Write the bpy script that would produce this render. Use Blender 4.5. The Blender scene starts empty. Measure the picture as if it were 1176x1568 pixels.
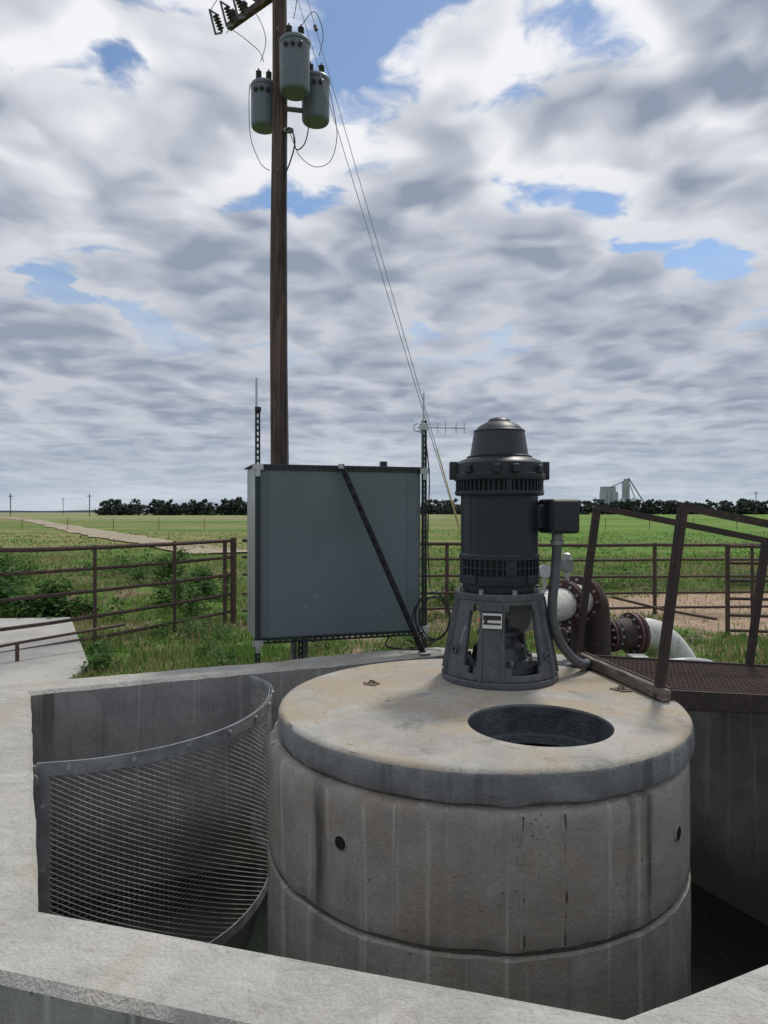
import bpy, bmesh, math, random
import numpy as np
from mathutils import Vector, Matrix, noise as mnoise
random.seed(7); np.random.seed(7)
scene = bpy.context.scene
COL = scene.collection
R = math.radians

# ------------------------------------------------------------------ node helpers
class NB:
    def __init__(s, nt):
        s.nt = nt; s.L = nt.links
    def n(s, t, **kw):
        nd = s.nt.nodes.new(t)
        for k, v in kw.items():
            if k.startswith('_'): setattr(nd, k[1:], v)
        return nd
    def setin(s, sock, v):
        if v is None: return
        if isinstance(v, bpy.types.NodeSocket): s.L.new(v, sock)
        else: sock.default_value = v
    def math(s, op, a, b=None, c=None, clamp=False):
        nd = s.nt.nodes.new('ShaderNodeMath'); nd.operation = op; nd.use_clamp = clamp
        s.setin(nd.inputs[0], a); s.setin(nd.inputs[1], b); s.setin(nd.inputs[2], c)
        return nd.outputs[0]
    def noise(s, vec, scale, detail=4, rough=0.55, dist=0.0, color=False, dim='3D'):
        nd = s.nt.nodes.new('ShaderNodeTexNoise'); nd.noise_dimensions = dim
        s.setin(nd.inputs['Vector'], vec)
        nd.inputs['Scale'].default_value = scale; nd.inputs['Detail'].default_value = detail
        nd.inputs['Roughness'].default_value = rough; nd.inputs['Distortion'].default_value = dist
        return nd.outputs['Color' if color else 'Fac']
    def map(s, vec, scale=(1, 1, 1), loc=(0, 0, 0), rot=(0, 0, 0)):
        nd = s.nt.nodes.new('ShaderNodeMapping'); s.setin(nd.inputs['Vector'], vec)
        nd.inputs['Scale'].default_value = scale; nd.inputs['Location'].default_value = loc
        nd.inputs['Rotation'].default_value = rot
        return nd.outputs[0]
    def ramp(s, f, a, b, lo=0.0, hi=1.0, smooth=True):
        nd = s.nt.nodes.new('ShaderNodeMapRange')
        nd.interpolation_type = 'SMOOTHSTEP' if smooth else 'LINEAR'
        s.setin(nd.inputs[0], f)
        nd.inputs[1].default_value = a; nd.inputs[2].default_value = b
        nd.inputs[3].default_value = lo; nd.inputs[4].default_value = hi
        return nd.outputs[0]
    def mix(s, f, a, b, mode='MIX'):
        nd = s.nt.nodes.new('ShaderNodeMix'); nd.data_type = 'RGBA'; nd.blend_type = mode
        s.setin(nd.inputs[0], f)
        for sock, v in ((nd.inputs[6], a), (nd.inputs[7], b)):
            if isinstance(v, tuple) and len(v) == 3: v = (*v, 1)
            s.setin(sock, v)
        return nd.outputs[2]
    def bump(s, h, strength, dist, normal=None):
        nd = s.nt.nodes.new('ShaderNodeBump')
        s.setin(nd.inputs['Height'], h); nd.inputs['Strength'].default_value = strength
        nd.inputs['Distance'].default_value = dist
        if normal is not None: s.L.new(normal, nd.inputs['Normal'])
        return nd.outputs[0]
    def vor(s, vec, scale, feature='F1', smooth=None, dim='3D'):
        nd = s.nt.nodes.new('ShaderNodeTexVoronoi'); nd.feature = feature; nd.voronoi_dimensions = dim
        s.setin(nd.inputs['Vector'], vec); nd.inputs['Scale'].default_value = scale
        if smooth is not None: nd.inputs['Smoothness'].default_value = smooth
        return nd.outputs['Distance']

def new_mat(name):
    m = bpy.data.materials.new(name); m.use_nodes = True
    nb = NB(m.node_tree)
    bs = m.node_tree.nodes['Principled BSDF']
    tc = m.node_tree.nodes.new('ShaderNodeTexCoord')
    geo = m.node_tree.nodes.new('ShaderNodeNewGeometry')
    return m, nb, bs, tc.outputs['Object'], geo

def paint(name, c, rough=0.5, metal=0.0, var=0.25, scale=6, dirt=None, dirtamt=0.3, bump=0.1, fine=80, spec=.5):
    m, nb, bs, oc, geo = new_mat(name)
    f = nb.noise(oc, scale, 3, 0.6)
    c1 = tuple(x*(1-var) for x in c); c2 = tuple(min(1, x*(1+var)) for x in c)
    col = nb.mix(nb.ramp(f, 0.3, 0.7), c1, c2)
    if dirt:
        g = nb.noise(oc, scale*3.1, 4, 0.7)
        col = nb.mix(nb.ramp(g, 0.52, 0.68, 0, dirtamt*2), col, dirt)
    nb.setin(bs.inputs['Base Color'], col)
    bs.inputs['Metallic'].default_value = metal
    bs.inputs['Specular IOR Level'].default_value = spec
    nb.setin(bs.inputs['Roughness'], nb.ramp(f, 0.2, 0.8, max(0.05, rough-0.1), min(1, rough+0.12)))
    if bump > .11:
        h = nb.noise(oc, fine, 2, 0.6)
        nb.setin(bs.inputs['Normal'], nb.bump(h, bump, 0.01))
    return m

def concrete(name, ca, cb, tan=None, tanlo=0.5, streak=0.0, bump=0.35, trowel=False, pits=True, band=None, dark=.42, stain=0.0):
    m, nb, bs, oc, geo = new_mat(name)
    pos = geo.outputs['Position']
    big = nb.noise(pos, 1.3, 3, 0.6)
    med = nb.noise(pos, 6, 5, 0.7)
    fine = nb.noise(pos, 90, 2, 0.7)
    f = nb.math('ADD', nb.math('MULTIPLY', big, 0.5), nb.math('MULTIPLY', med, 0.5))
    col = nb.mix(nb.ramp(f, 0.38, 0.62), ca, cb)
    if tan:
        g = nb.noise(nb.map(pos, loc=(5, 2, 0)), 2.2, 5, 0.65, 0.6)
        col = nb.mix(nb.ramp(g, tanlo-0.08, tanlo+0.1, 0, 0.85), col, tan)
    if stain > 0:
        g = nb.noise(nb.map(pos, loc=(1, 8, 3)), 3.4, 5, 0.75, 0.4)
        col = nb.mix(nb.ramp(g, 0.55, 0.68, 0, stain), col, tuple(x*.50 for x in ca))
        g = nb.noise(nb.map(pos, loc=(7, 3, 3)), 14, 3, 0.7)
        col = nb.mix(nb.ramp(g, 0.62, 0.70, 0, stain), col, (.20, .14, .09))
    col = nb.mix(nb.ramp(fine, 0.3, 0.7, 0.0, 0.25), col, tuple(x*0.5 for x in ca))
    if streak > 0:
        sv = nb.noise(nb.map(pos, scale=(7, 7, 0.35)), 1.0, 4, 0.62)
        sm = nb.noise(nb.map(pos, loc=(3, 7, 1)), 1.1, 2, 0.5)
        fac = nb.math('MULTIPLY', nb.ramp(sv, 0.53, 0.68), nb.ramp(sm, 0.42, 0.6, 0.2, min(1, streak)))
        col = nb.mix(fac, col, tuple(x*dark for x in ca))
        sv2 = nb.noise(nb.map(pos, scale=(16, 16, 0.5), loc=(9, 1, 2)), 1.0, 3, 0.6)
        col = nb.mix(nb.ramp(sv2, 0.56, 0.70, 0, 0.45*streak), col, tuple(min(1, x*1.35) for x in cb))
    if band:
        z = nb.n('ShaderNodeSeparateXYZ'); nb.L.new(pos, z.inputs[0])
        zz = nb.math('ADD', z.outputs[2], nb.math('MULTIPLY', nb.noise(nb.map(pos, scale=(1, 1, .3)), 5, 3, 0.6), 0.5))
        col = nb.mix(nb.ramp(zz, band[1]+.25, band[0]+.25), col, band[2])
    if pits:
        v = nb.vor(pos, 19)
        pit = nb.math('MULTIPLY', nb.ramp(v, 0.07, 0.13, 1, 0), nb.ramp(big, 0.42, 0.55))
        col = nb.mix(nb.math('MULTIPLY', pit, 0.7), col, tuple(x*0.3 for x in ca))
    h = nb.math('ADD', nb.math('MULTIPLY', med, 0.9), nb.math('MULTIPLY', fine, 0.3))
    if trowel:
        tr = nb.noise(nb.map(pos, scale=(1, 1.7, 1), rot=(0, 0, 0.5)), 7, 5, 0.72, .5, dim='2D')
        h = nb.math('ADD', nb.math('MULTIPLY', fine, .6), nb.math('MULTIPLY', tr, 2.0))
        col = nb.mix(nb.ramp(tr, 0.56, 0.70, 0, 0.35), col, tuple(x*0.68 for x in ca))
        col = nb.mix(nb.ramp(tr, 0.44, 0.34, 0, 0.4), col, tuple(min(.62, x*1.12) for x in cb))
    nb.setin(bs.inputs['Base Color'], col)
    bs.inputs['Roughness'].default_value = .88
    bs.inputs['Specular IOR Level'].default_value = 0.25
    nb.setin(bs.inputs['Normal'], nb.bump(h, bump, 0.03))
    return m

# ------------------------------------------------------------------ mesh helpers
def root(name):
    e = bpy.data.objects.new(name, None); COL.objects.link(e)
    e.empty_display_size = 0.2
    return e
def link(ob, parent=None):
    COL.objects.link(ob)
    if parent: ob.parent = parent
    return ob
def mk(name, v, f, mat, parent=None, smooth=True, ang=35, bevel=0):
    me = bpy.data.meshes.new(name); me.from_pydata([tuple(p) for p in v], [], f); me.update()
    bm = bmesh.new(); bm.from_mesh(me); bmesh.ops.recalc_face_normals(bm, faces=bm.faces); bm.to_mesh(me); bm.free()
    if smooth:
        me.polygons.foreach_set('use_smooth', [True]*len(me.polygons)); me.set_sharp_from_angle(angle=R(ang))
    mats = mat if isinstance(mat, list) else [mat]
    for m in mats: me.materials.append(m)
    ob = bpy.data.objects.new(name, me); link(ob, parent)
    if bevel:
        b = ob.modifiers.new('bev', 'BEVEL'); b.width = bevel; b.segments = 2; b.limit_method = 'ANGLE'; b.angle_limit = R(40)
    return ob
def frame(axis):
    return Vector(axis).normalized().to_track_quat('Z', 'Y').to_matrix()
def lathe(name, prof, org, mat, parent=None, n=48, axis=(0, 0, 1), ang=30, closed=False):
    M = frame(axis) if tuple(axis) != (0, 0, 1) else Matrix.Identity(3)
    o = Vector(org); v = []; f = []
    for r, z in prof:
        for i in range(n):
            a = 2*math.pi*i/n
            v.append(o + M @ Vector((max(r, 1e-4)*math.cos(a), max(r, 1e-4)*math.sin(a), z)))
    m = len(prof)
    for j in range(m-1 if not closed else m):
        k = (j+1) % m
        for i in range(n):
            f.append((j*n+i, j*n+(i+1) % n, k*n+(i+1) % n, k*n+i))
    if not closed:
        f.append(tuple(range(n))); f.append(tuple((m-1)*n+i for i in range(n)))
    return mk(name, v, f, mat, parent, True, ang)
def box(name, c, s, mat, parent=None, rot=None, bevel=0.004):
    v, f = boxgeo(c, s, rot)
    return mk(name, v, f, mat, parent, False, bevel=bevel)
def smooth_pts(pts, k=8):
    P = [Vector(p) for p in pts]; out = []
    for i in range(len(P)-1):
        p0 = P[max(0, i-1)]; p1 = P[i]; p2 = P[i+1]; p3 = P[min(len(P)-1, i+2)]
        for j in range(k):
            t = j/k
            out.append(0.5*((2*p1)+(-p0+p2)*t+(2*p0-5*p1+4*p2-p3)*t*t+(-p0+3*p1-3*p2+p3)*t**3))
    out.append(P[-1]); return out
def tube_geo(pts, r, n=8):
    P = [Vector([float(c) for c in p]) for p in pts]; v = []; f = []
    rr = [float(q) for q in r] if isinstance(r, (list, tuple)) else [float(r)]*len(P)
    T = [(P[min(i+1, len(P)-1)]-P[max(i-1, 0)]).normalized() for i in range(len(P))]
    up = Vector((0, 0, 1)) if abs(T[0].z) < 0.9 else Vector((1, 0, 0))
    N = T[0].cross(up).normalized()
    for i, p in enumerate(P):
        N = (N - T[i]*N.dot(T[i])).normalized(); B = T[i].cross(N)
        for j in range(n):
            a = 2*math.pi*j/n
            v.append(p + rr[i]*(math.cos(a)*N + math.sin(a)*B))
    for i in range(len(P)-1):
        for j in range(n):
            f.append((i*n+j, i*n+(j+1) % n, (i+1)*n+(j+1) % n, (i+1)*n+j))
    f.append(tuple(range(n))); f.append(tuple((len(P)-1)*n+j for j in range(n)))
    return v, f
def tube(name, pts, r, mat, parent=None, n=8, smooth=False):
    if smooth: pts = smooth_pts(pts)
    v, f = tube_geo(pts, r, n)
    return mk(name, v, f, mat, parent, True, 50)
def multi(name, geos, mat, parent=None, smooth=True, ang=50):
    V = []; F = []
    for v, f in geos:
        o = len(V); V += list(v); F += [tuple(i+o for i in q) for q in f]
    return mk(name, V, F, mat, parent, smooth, ang)
def boxgeo(c, s, M=None):
    c = Vector(c); M = M or Matrix.Identity(3)
    v = [c + M @ Vector((sx*s[0]/2, sy*s[1]/2, sz*s[2]/2)) for sx in (-1, 1) for sy in (-1, 1) for sz in (-1, 1)]
    return v, [(0, 1, 3, 2), (4, 6, 7, 5), (0, 4, 5, 1), (2, 3, 7, 6), (0, 2, 6, 4), (1, 5, 7, 3)]
def cut(ob, cutters):
    for c in cutters:
        md = ob.modifiers.new('b', 'BOOLEAN'); md.operation = 'DIFFERENCE'; md.object = c; md.solver = 'EXACT'
    bpy.context.view_layer.update()
    dg = bpy.context.evaluated_depsgraph_get()
    me = bpy.data.meshes.new_from_object(ob.evaluated_get(dg))
    ob.modifiers.clear(); ob.data = me
    for c in cutters: bpy.data.objects.remove(c)

# ------------------------------------------------------------------ materials
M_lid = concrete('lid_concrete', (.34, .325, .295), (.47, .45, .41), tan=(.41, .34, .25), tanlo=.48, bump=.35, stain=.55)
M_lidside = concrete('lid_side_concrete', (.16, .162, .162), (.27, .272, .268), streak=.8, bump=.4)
M_body = concrete('ring_concrete', (.28, .262, .235), (.39, .368, .335), tan=(.32, .27, .21), tanlo=.58, streak=1.4, bump=.4, dark=.33)
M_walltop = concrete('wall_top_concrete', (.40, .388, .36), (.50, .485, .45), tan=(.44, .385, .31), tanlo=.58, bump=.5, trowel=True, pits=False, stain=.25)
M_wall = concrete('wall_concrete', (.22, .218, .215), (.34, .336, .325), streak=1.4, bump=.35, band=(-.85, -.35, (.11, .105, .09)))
M_slab = concrete('slab_concrete', (.36, .35, .33), (.46, .45, .42), bump=.2, pits=False, stain=.3)
M_joint = concrete('mortar_joint', (.08, .074, .063), (.16, .147, .125), bump=.8, pits=False)
M_motor = paint('motor_paint', (.022, .027, .036), .40, 0, .12, 5, dirt=(.05, .052, .06), dirtamt=.12, bump=.0, spec=.4)
M_motordark = paint('opening_black', (.006, .006, .008), .8)
M_cast = paint('cast_head_paint', (.075, .082, .094), .5, 0, .2, 7, dirt=(.17, .155, .13), dirtamt=.2, bump=.18)
M_panel = paint('panel_paint', (.125, .165, .178), .45, 0, .07, 1.5, dirt=(.155, .19, .20), dirtamt=.1, bump=.02)
M_panelside = paint('panel_side_paint', (.28, .30, .31), .4, 0, .06, 2)
M_strut = paint('strut_steel', (.03, .038, .042), .45, .3, .2, 10)
M_galv = paint('galvanized_steel', (.50, .51, .52), .42, .7, .15, 14, bump=.05)
M_galvdull = paint('dull_galvanized', (.28, .29, .30), .55, .4, .2, 12, dirt=(.2, .17, .13), dirtamt=.3)
M_screen = paint('screen_steel', (.40, .395, .38), .55, .35, .25, 8, dirt=(.24, .20, .15), dirtamt=.35)
M_rust = paint('rusted_pipe', (.078, .048, .042), .75, .1, .35, 9, dirt=(.15, .08, .045), dirtamt=.5, bump=.3)
M_rustdk = paint('dark_rusted_steel', (.045, .031, .030), .7, .1, .3, 9, dirt=(.10, .052, .036), dirtamt=.45, bump=.3)
M_flange = paint('maroon_flange_paint', (.075, .034, .033), .6, .1, .3, 9, dirt=(.05, .035, .03), dirtamt=.4, bump=.3)
M_white = paint('white_pipe_paint', (.60, .59, .56), .5, 0, .08, 5, dirt=(.36, .31, .25), dirtamt=.4)
M_black = paint('black_rubber', (.012, .012, .013), .5)
M_conduit = paint('grey_conduit', (.09, .10, .11), .5, 0, .15, 10)
M_trans = paint('transformer_paint', (.135, .165, .20), .45, 0, .1, 3, dirt=(.10, .10, .10), dirtamt=.2)
M_porc = paint('porcelain', (.07, .065, .07), .3)
M_yellow = paint('yellow_guard', (.50, .38, .09), .6)
M_bark = paint('tree_bark', (.05, .04, .032), .9)
def woodmat():
    m, nb, bs, oc, geo = new_mat('pole_wood')
    p = geo.outputs['Position']
    g = nb.noise(nb.map(p, scale=(22, 22, .6)), 1, 5, .65, .3)
    b = nb.noise(nb.map(p, scale=(2, 2, .8)), 1.0, 3, .6)
    col = nb.mix(nb.ramp(g, .35, .65), (.04, .027, .024), (.15, .095, .075))
    col = nb.mix(nb.ramp(b, .48, .62, 0, .75), col, (.032, .022, .02))
    nb.setin(bs.inputs['Base Color'], col); bs.inputs['Roughness'].default_value = .8
    nb.setin(bs.inputs['Normal'], nb.bump(g, .8, .02)); return m
M_wood = woodmat()
def plankmat():
    m, nb, bs, oc, geo = new_mat('weathered_timber')
    p = geo.outputs['Position']
    g = nb.noise(nb.map(p, scale=(30, 4, 30)), 1, 4, .65, .3)
    col = nb.mix(nb.ramp(g, .35, .65), (.09, .068, .055), (.22, .18, .15))
    nb.setin(bs.inputs['Base Color'], col); bs.inputs['Roughness'].default_value = .85
    nb.setin(bs.inputs['Normal'], nb.bump(g, .6, .01)); return m
M_plank = plankmat()
def watermat():
    m, nb, bs, oc, geo = new_mat('murky_water')
    p = geo.outputs['Position']
    bs.inputs['Roughness'].default_value = .10
    f = nb.noise(p, 30, 5, .75)
    col = nb.mix(nb.ramp(f, .64, .68), (.02, .025, .02), (.25, .27, .22))
    nb.setin(bs.inputs['Base Color'], col)
    nb.setin(bs.inputs['Normal'], nb.bump(nb.noise(p, 5, 3, .5), .15, .02)); return m
M_water = watermat()
def leafmat(name, a, b, c=None, sc=1.2, trans=.4):
    m, nb, bs, oc, geo = new_mat(name)
    p = geo.outputs['Position']
    f = nb.noise(p, sc, 2, .7, dim='2D')
    rnd = geo.outputs['Random Per Island']
    col = nb.mix(nb.ramp(nb.math('ADD', nb.math('MULTIPLY', f, .6), nb.math('MULTIPLY', rnd, .4)), .3, .7), a, b)
    if c:
        col = nb.mix(nb.ramp(nb.math('ADD', rnd, nb.math('MULTIPLY', nb.noise(nb.map(p, loc=(4, 9, 0)), .5, 2, .6, dim='2D'), 1.6)), 1.38, 1.62), col, c)
    nb.setin(bs.inputs['Base Color'], col); bs.inputs['Roughness'].default_value = .6
    bs.inputs['Specular IOR Level'].default_value = .25
    tr = nb.n('ShaderNodeBsdfTranslucent'); nb.L.new(col, tr.inputs[0])
    mx = nb.n('ShaderNodeMixShader'); mx.inputs[0].default_value = trans
    nb.L.new(bs.outputs[0], mx.inputs[1]); nb.L.new(tr.outputs[0], mx.inputs[2])
    nb.L.new(mx.outputs[0], m.node_tree.nodes['Material Output'].inputs[0]); return m
M_grass = leafmat('grass_blades', (.065, .145, .026), (.155, .28, .055), (.33, .27, .14))
M_dry = leafmat('dry_grass', (.26, .20, .115), (.40, .33, .2), None)
M_weed = leafmat('weed_leaves', (.032, .09, .02), (.10, .20, .045), None, 3)
M_tree = leafmat('hazed_tree_foliage', (.022, .036, .026), (.050, .068, .046), None, .1, .2)  # distance haze is mixed into these leaf colours, paler and bluer
def groundmat():
    m, nb, bs, oc, geo = new_mat('field_ground')
    p = geo.outputs['Position']
    s = nb.n('ShaderNodeSeparateXYZ'); nb.L.new(p, s.inputs[0]); X, Y = s.outputs[0], s.outputs[1]
    n1 = nb.noise(p, .55, 4, .65, .5, dim='2D'); n2 = nb.noise(p, 5, 4, .7, dim='2D'); n3 = nb.noise(p, 45, 2, .7, dim='2D')
    soil = nb.mix(nb.ramp(n2, .3, .7), (.17, .13, .085), (.33, .26, .18))
    soil = nb.mix(nb.ramp(n3, .35, .65, 0, .4), soil, (.12, .09, .06))
    gr = nb.mix(nb.ramp(n2, .3, .7), (.055, .11, .022), (.13, .22, .05))
    near = nb.mix(nb.ramp(n1, .53, .62), gr, soil)
    dx = nb.math('DIVIDE', nb.math('SUBTRACT', X, 6.3), 3.4); dy = nb.math('DIVIDE', nb.math('SUBTRACT', Y, 11.6), 2.6)
    d = nb.math('ADD', nb.math('MULTIPLY', dx, dx), nb.math('MULTIPLY', dy, dy))
    d = nb.math('ADD', d, nb.math('MULTIPLY', nb.math('SUBTRACT', n1, .5), 1.6))
    track = nb.mix(nb.ramp(n2, .3, .7), (.30, .21, .145), (.42, .32, .23))
    near = nb.mix(nb.ramp(d, 1.1, .75), near, track)
    f1 = nb.noise(nb.map(p, scale=(.02, .06, 1)), 1, 4, .65, .4, dim='2D'); f2 = nb.noise(nb.map(p, scale=(.25, .6, 1)), 1, 5, .7, dim='2D')
    farL = nb.mix(nb.ramp(f1, .44, .60), (.12, .19, .045), (.25, .24, .10))
    farL = nb.mix(nb.ramp(f2, .45, .62, 0, .75), farL, (.085, .15, .035))
    farR = nb.mix(nb.ramp(f1, .45, .62), (.10, .20, .035), (.17, .25, .06))
    farR = nb.mix(nb.ramp(f2, .5, .66, 0, .6), farR, (.22, .23, .09))
    lat = nb.math('DIVIDE', X, nb.math('ADD', nb.math('ABSOLUTE', Y), 5))
    far = nb.mix(nb.ramp(nb.math('ADD', lat, nb.math('MULTIPLY', nb.math('SUBTRACT', f1, .5), .15)), .10, .2), farL, farR)
    strip = nb.math('MULTIPLY', nb.ramp(Y, 110, 160), nb.ramp(lat, .15, .05))
    far = nb.mix(nb.math('MULTIPLY', strip, .6), far, (.30, .28, .16))
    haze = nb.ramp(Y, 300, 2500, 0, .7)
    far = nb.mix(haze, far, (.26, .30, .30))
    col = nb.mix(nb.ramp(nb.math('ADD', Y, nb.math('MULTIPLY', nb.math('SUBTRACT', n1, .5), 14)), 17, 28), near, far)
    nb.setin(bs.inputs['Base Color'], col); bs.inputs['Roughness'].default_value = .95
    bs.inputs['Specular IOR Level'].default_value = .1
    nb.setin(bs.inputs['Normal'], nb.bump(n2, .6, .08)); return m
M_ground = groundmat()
M_track = paint('dirt_road_soil', (.34, .28, .20), .95, 0, .2, .8, dirt=(.16, .18, .07), dirtamt=.45)

# ------------------------------------------------------------------ tank geometry
C = Vector((.505, 3.81)); eu = Vector((.91, .414)).normalized(); ev = Vector((-eu.y, eu.x))
UV = [(-2.1, -.9), (-.84, -1.97), (.84, -1.97), (2.0, -.84), (2.0, .84), (.84, 1.93), (-2.22, 1.93)]
inner = [C + eu*u + ev*v for u, v in UV]
def offset(poly, d):
    out = []; n = len(poly)
    for i in range(n):
        a, b, c = poly[i-1], poly[i], poly[(i+1) % n]
        d1 = (b-a).normalized(); d2 = (c-b).normalized()
        n1 = Vector((d1.y, -d1.x)); n2 = Vector((d2.y, -d2.x))
        k = (n1+n2); k = k / (k.length_squared/2)
        out.append(b + k*d)
    return out
outer = offset(inner, .29)
WT, WB = .42, -1.7
def wallmesh():
    n = len(inner); v = []; f = []
    e = .022
    in2 = offset(inner, e); out2 = offset(inner, .29-e)
    K = 40
    def ring(poly, z, amp, seed):
        pts = []
        for i in range(n):
            a, b = poly[i], poly[(i+1) % n]
            for k in range(K):
                q = a.lerp(b, k/K); w = mnoise.noise(Vector((q.x*3+seed, q.y*3, z)))
                w2 = mnoise.noise(Vector((q.x*14+seed, q.y*14, z+4)))
                dr = (q-C).normalized()*(w*amp + w2*amp*.7)
                pts.append((q.x+dr.x, q.y+dr.y, z + (w*.5+w2*.5)*amp))
        return pts
    rings = [ring(inner, WB, 0, 0), ring(inner, WT-e, .008, 1), ring(in2, WT, .010, 2), ring(out2, WT, .010, 3), ring(outer, WT-e, .008, 4), ring(outer, WB, 0, 5)]
    N = n*K
    for r in rings: v += r
    for j in range(5):
        for i in range(N):
            f.append((j*N+i, j*N+(i+1) % N, (j+1)*N+(i+1) % N, (j+1)*N+i))
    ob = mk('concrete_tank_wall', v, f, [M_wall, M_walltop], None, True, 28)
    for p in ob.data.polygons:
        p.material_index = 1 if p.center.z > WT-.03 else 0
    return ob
wallmesh()
v = [(p.x, p.y, -1.0) for p in offset(inner, .05)]
mk('water', v, [tuple(range(len(v)))], M_water, None, False)

def ray_poly(th, poly):
    d = Vector((math.cos(th), math.sin(th))); best = None
    for i in range(len(poly)):
        a, b = poly[i], poly[(i+1) % len(poly)]; e = b-a; w = a-C
        den = d.x*e.y-d.y*e.x
        if abs(den) < 1e-9: continue
        t = (w.x*e.y-w.y*e.x)/den; s = (w.x*d.y-w.y*d.x)/den
        if t > 0 and -1e-6 <= s <= 1+1e-6: best = t if best is None else min(best, t)
    return best
mid = offset(inner, .15)
def gz(x, y):
    dist = math.hypot(x-C.x, y-C.y)
    k = min(1, max(0, (dist-2.6)/1.5)); far = 1 if dist < 25 else max(0, 1-(dist-25)/20)
    z = .05*mnoise.noise(Vector((x*.5, y*.5, 0))) + .02*mnoise.noise(Vector((x*2, y*2, 3)))
    z += .34*math.exp(-(((x+4.7)/1.3)**2 + ((y-12.4)/1.0)**2))
    return (z)*k*far
NT_ = 360; offs = [0]; d = .12
while offs[-1] < 6000: offs.append(offs[-1]+d); d *= 1.045 if offs[-1] < 14 else 1.12
v = []; f = []
for o in offs:
    for i in range(NT_):
        th = 2*math.pi*i/NT_; r = ray_poly(th, mid)+o
        x, y = C.x+math.cos(th)*r, C.y+math.sin(th)*r
        v.append((x, y, gz(x, y)))
for j in range(len(offs)-1):
    for i in range(NT_):
        f.append((j*NT_+i, (j+1)*NT_+i, (j+1)*NT_+(i+1) % NT_, j*NT_+(i+1) % NT_))
mk('ground', v, f, M_ground, None, True, 80)

sp = [(-4.55, 10.3), (-2.95, 7.1), (-2.85, 6.0), (-3.5, 4.9), (-7.2, 4.4), (-8.2, 9.8)]
v = [(x, y, .075) for x, y in sp]+[(x, y, -.2) for x, y in sp]; n = len(sp)
mk('concrete_apron', v, [tuple(range(n))]+[(i, (i+1) % n, n+(i+1) % n, n+i) for i in range(n)], M_slab, None, False, bevel=.01)
cl = smooth_pts([(-6, 27, 0), (-11.5, 36, 0), (-22.6, 55, 0), (-45, 95, 0), (-82, 160, 0), (-170, 300, 0)], 10)
v = []; f = []
for i, p in enumerate(cl):
    t = (cl[min(i+1, len(cl)-1)]-cl[max(i-1, 0)]).normalized(); nn = Vector((-t.y, t.x, 0)); w = 1.2+.7*mnoise.noise(p*.3)+p.y*.004
    v += [(p+nn*w)+Vector((0, 0, .06)), (p-nn*w)+Vector((0, 0, .06))]
for i in range(len(cl)-1): f.append((2*i, 2*i+1, 2*i+3, 2*i+2))
mk('dirt_road', v, f, M_track, None, False)

# ------------------------------------------------------------------ pump vault
vault = root('concrete_pump_vault')
LC = (.505, 3.81); BC = (.471, 3.815); LT = .60; BR = 1.078
def ringprof():
    r = BR; p = [(.9, -1.6), (r+.004, -1.6)]
    z = -1.5
    while z < -.16: p.append((r+.004, z)); z += .08
    p += [(r+.004, -.134), (r-.004, -.126), (r-.035, -.122), (r-.035, -.106), (r-.004, -.102), (r, -.094)]
    z = -.04
    while z < .40: p.append((r, z)); z += .06
    p += [(r, .418), (r-.006, .433), (r-.045, .448), (.9, .448)]
    return p
body = lathe('vault_rings', ringprof(), (BC[0], BC[1], 0), M_body, vault, 240, closed=True)
for vt in body.data.vertices:
    c = vt.co; dx, dy = c.x-BC[0], c.y-BC[1]; rr = math.hypot(dx, dy)
    if rr > 1.0:
        k = .004*mnoise.noise(Vector((c.x*3, c.y*3, c.z*3)))+.003*mnoise.noise(Vector((c.x*14, c.y*14, c.z*14)))
        edge = abs(c.z+.114) < .025 or c.z > .41
        if edge and rr > BR-.02: k -= .018*max(0, mnoise.noise(Vector((c.x*9, c.y*9, c.z*4+7)))); c.z += .011*mnoise.noise(Vector((c.x*7, c.y*7, 1)))
        c.x += dx/rr*k; c.y += dy/rr*k
def cyl_hit(px_slope, z):
    a = 1+px_slope**2; b = -2*(px_slope*BC[0]+BC[1]); c = BC[0]**2+BC[1]**2-BR**2
    y = (-b-math.sqrt(b*b-4*a*c))/(2*a); return Vector((px_slope*y, y, z))
for sl, z, r in ((-.0608, .222, .030), (.414, .19, .032)):
    p = cyl_hit(sl, z); dr = (p-Vector((BC[0], BC[1], z))).normalized()
    lathe('drain_hole_lip', [(r-.001, .0), (r+.003, .0), (r+.002, .005), (r-.001, .0055)], p, M_body, vault, 28, axis=dr, closed=True)
    lathe('drain_hole_dark_disc', [(r-.001, .0), (r-.001, .0045), (0, .0045)], p, M_motordark, vault, 28, axis=dr)  # uncut: black disc on the surface stands in for the hole's inner shade
lathe('joint_mortar', [(BR-.036, -.124), (BR-.014, -.122), (BR-.012, -.114), (BR-.014, -.106), (BR-.036, -.104)], (BC[0], BC[1], 0), M_joint, vault, 160, closed=True)
lathe('lid_gap_dark_ring', [(1.0, .447), (1.035, .447), (1.035, .4595), (1.0, .4595)], (.488, 3.812, 0), M_joint, vault, 160, closed=True)  # dark ring added to paint the shade in the gap under the lid
def lidprof():
    r = 1.062
    return [(0, LT), (r-.034, LT), (r-.016, LT-.006), (r-.004, LT-.02), (r, LT-.038), (r+.001, LT-.08), (r+.002, LT-.125), (r-.006, LT-.138), (r-.02, LT-.142), (0, LT-.142)]
lid = lathe('lid_slab', lidprof(), (LC[0], LC[1], 0), M_lid, vault, 240)
hole = lathe('c', [(.338, -.5), (.338, 1.2)], (.735, 3.355, 0), M_lid, None, 64)
cut(lid, [hole])
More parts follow.
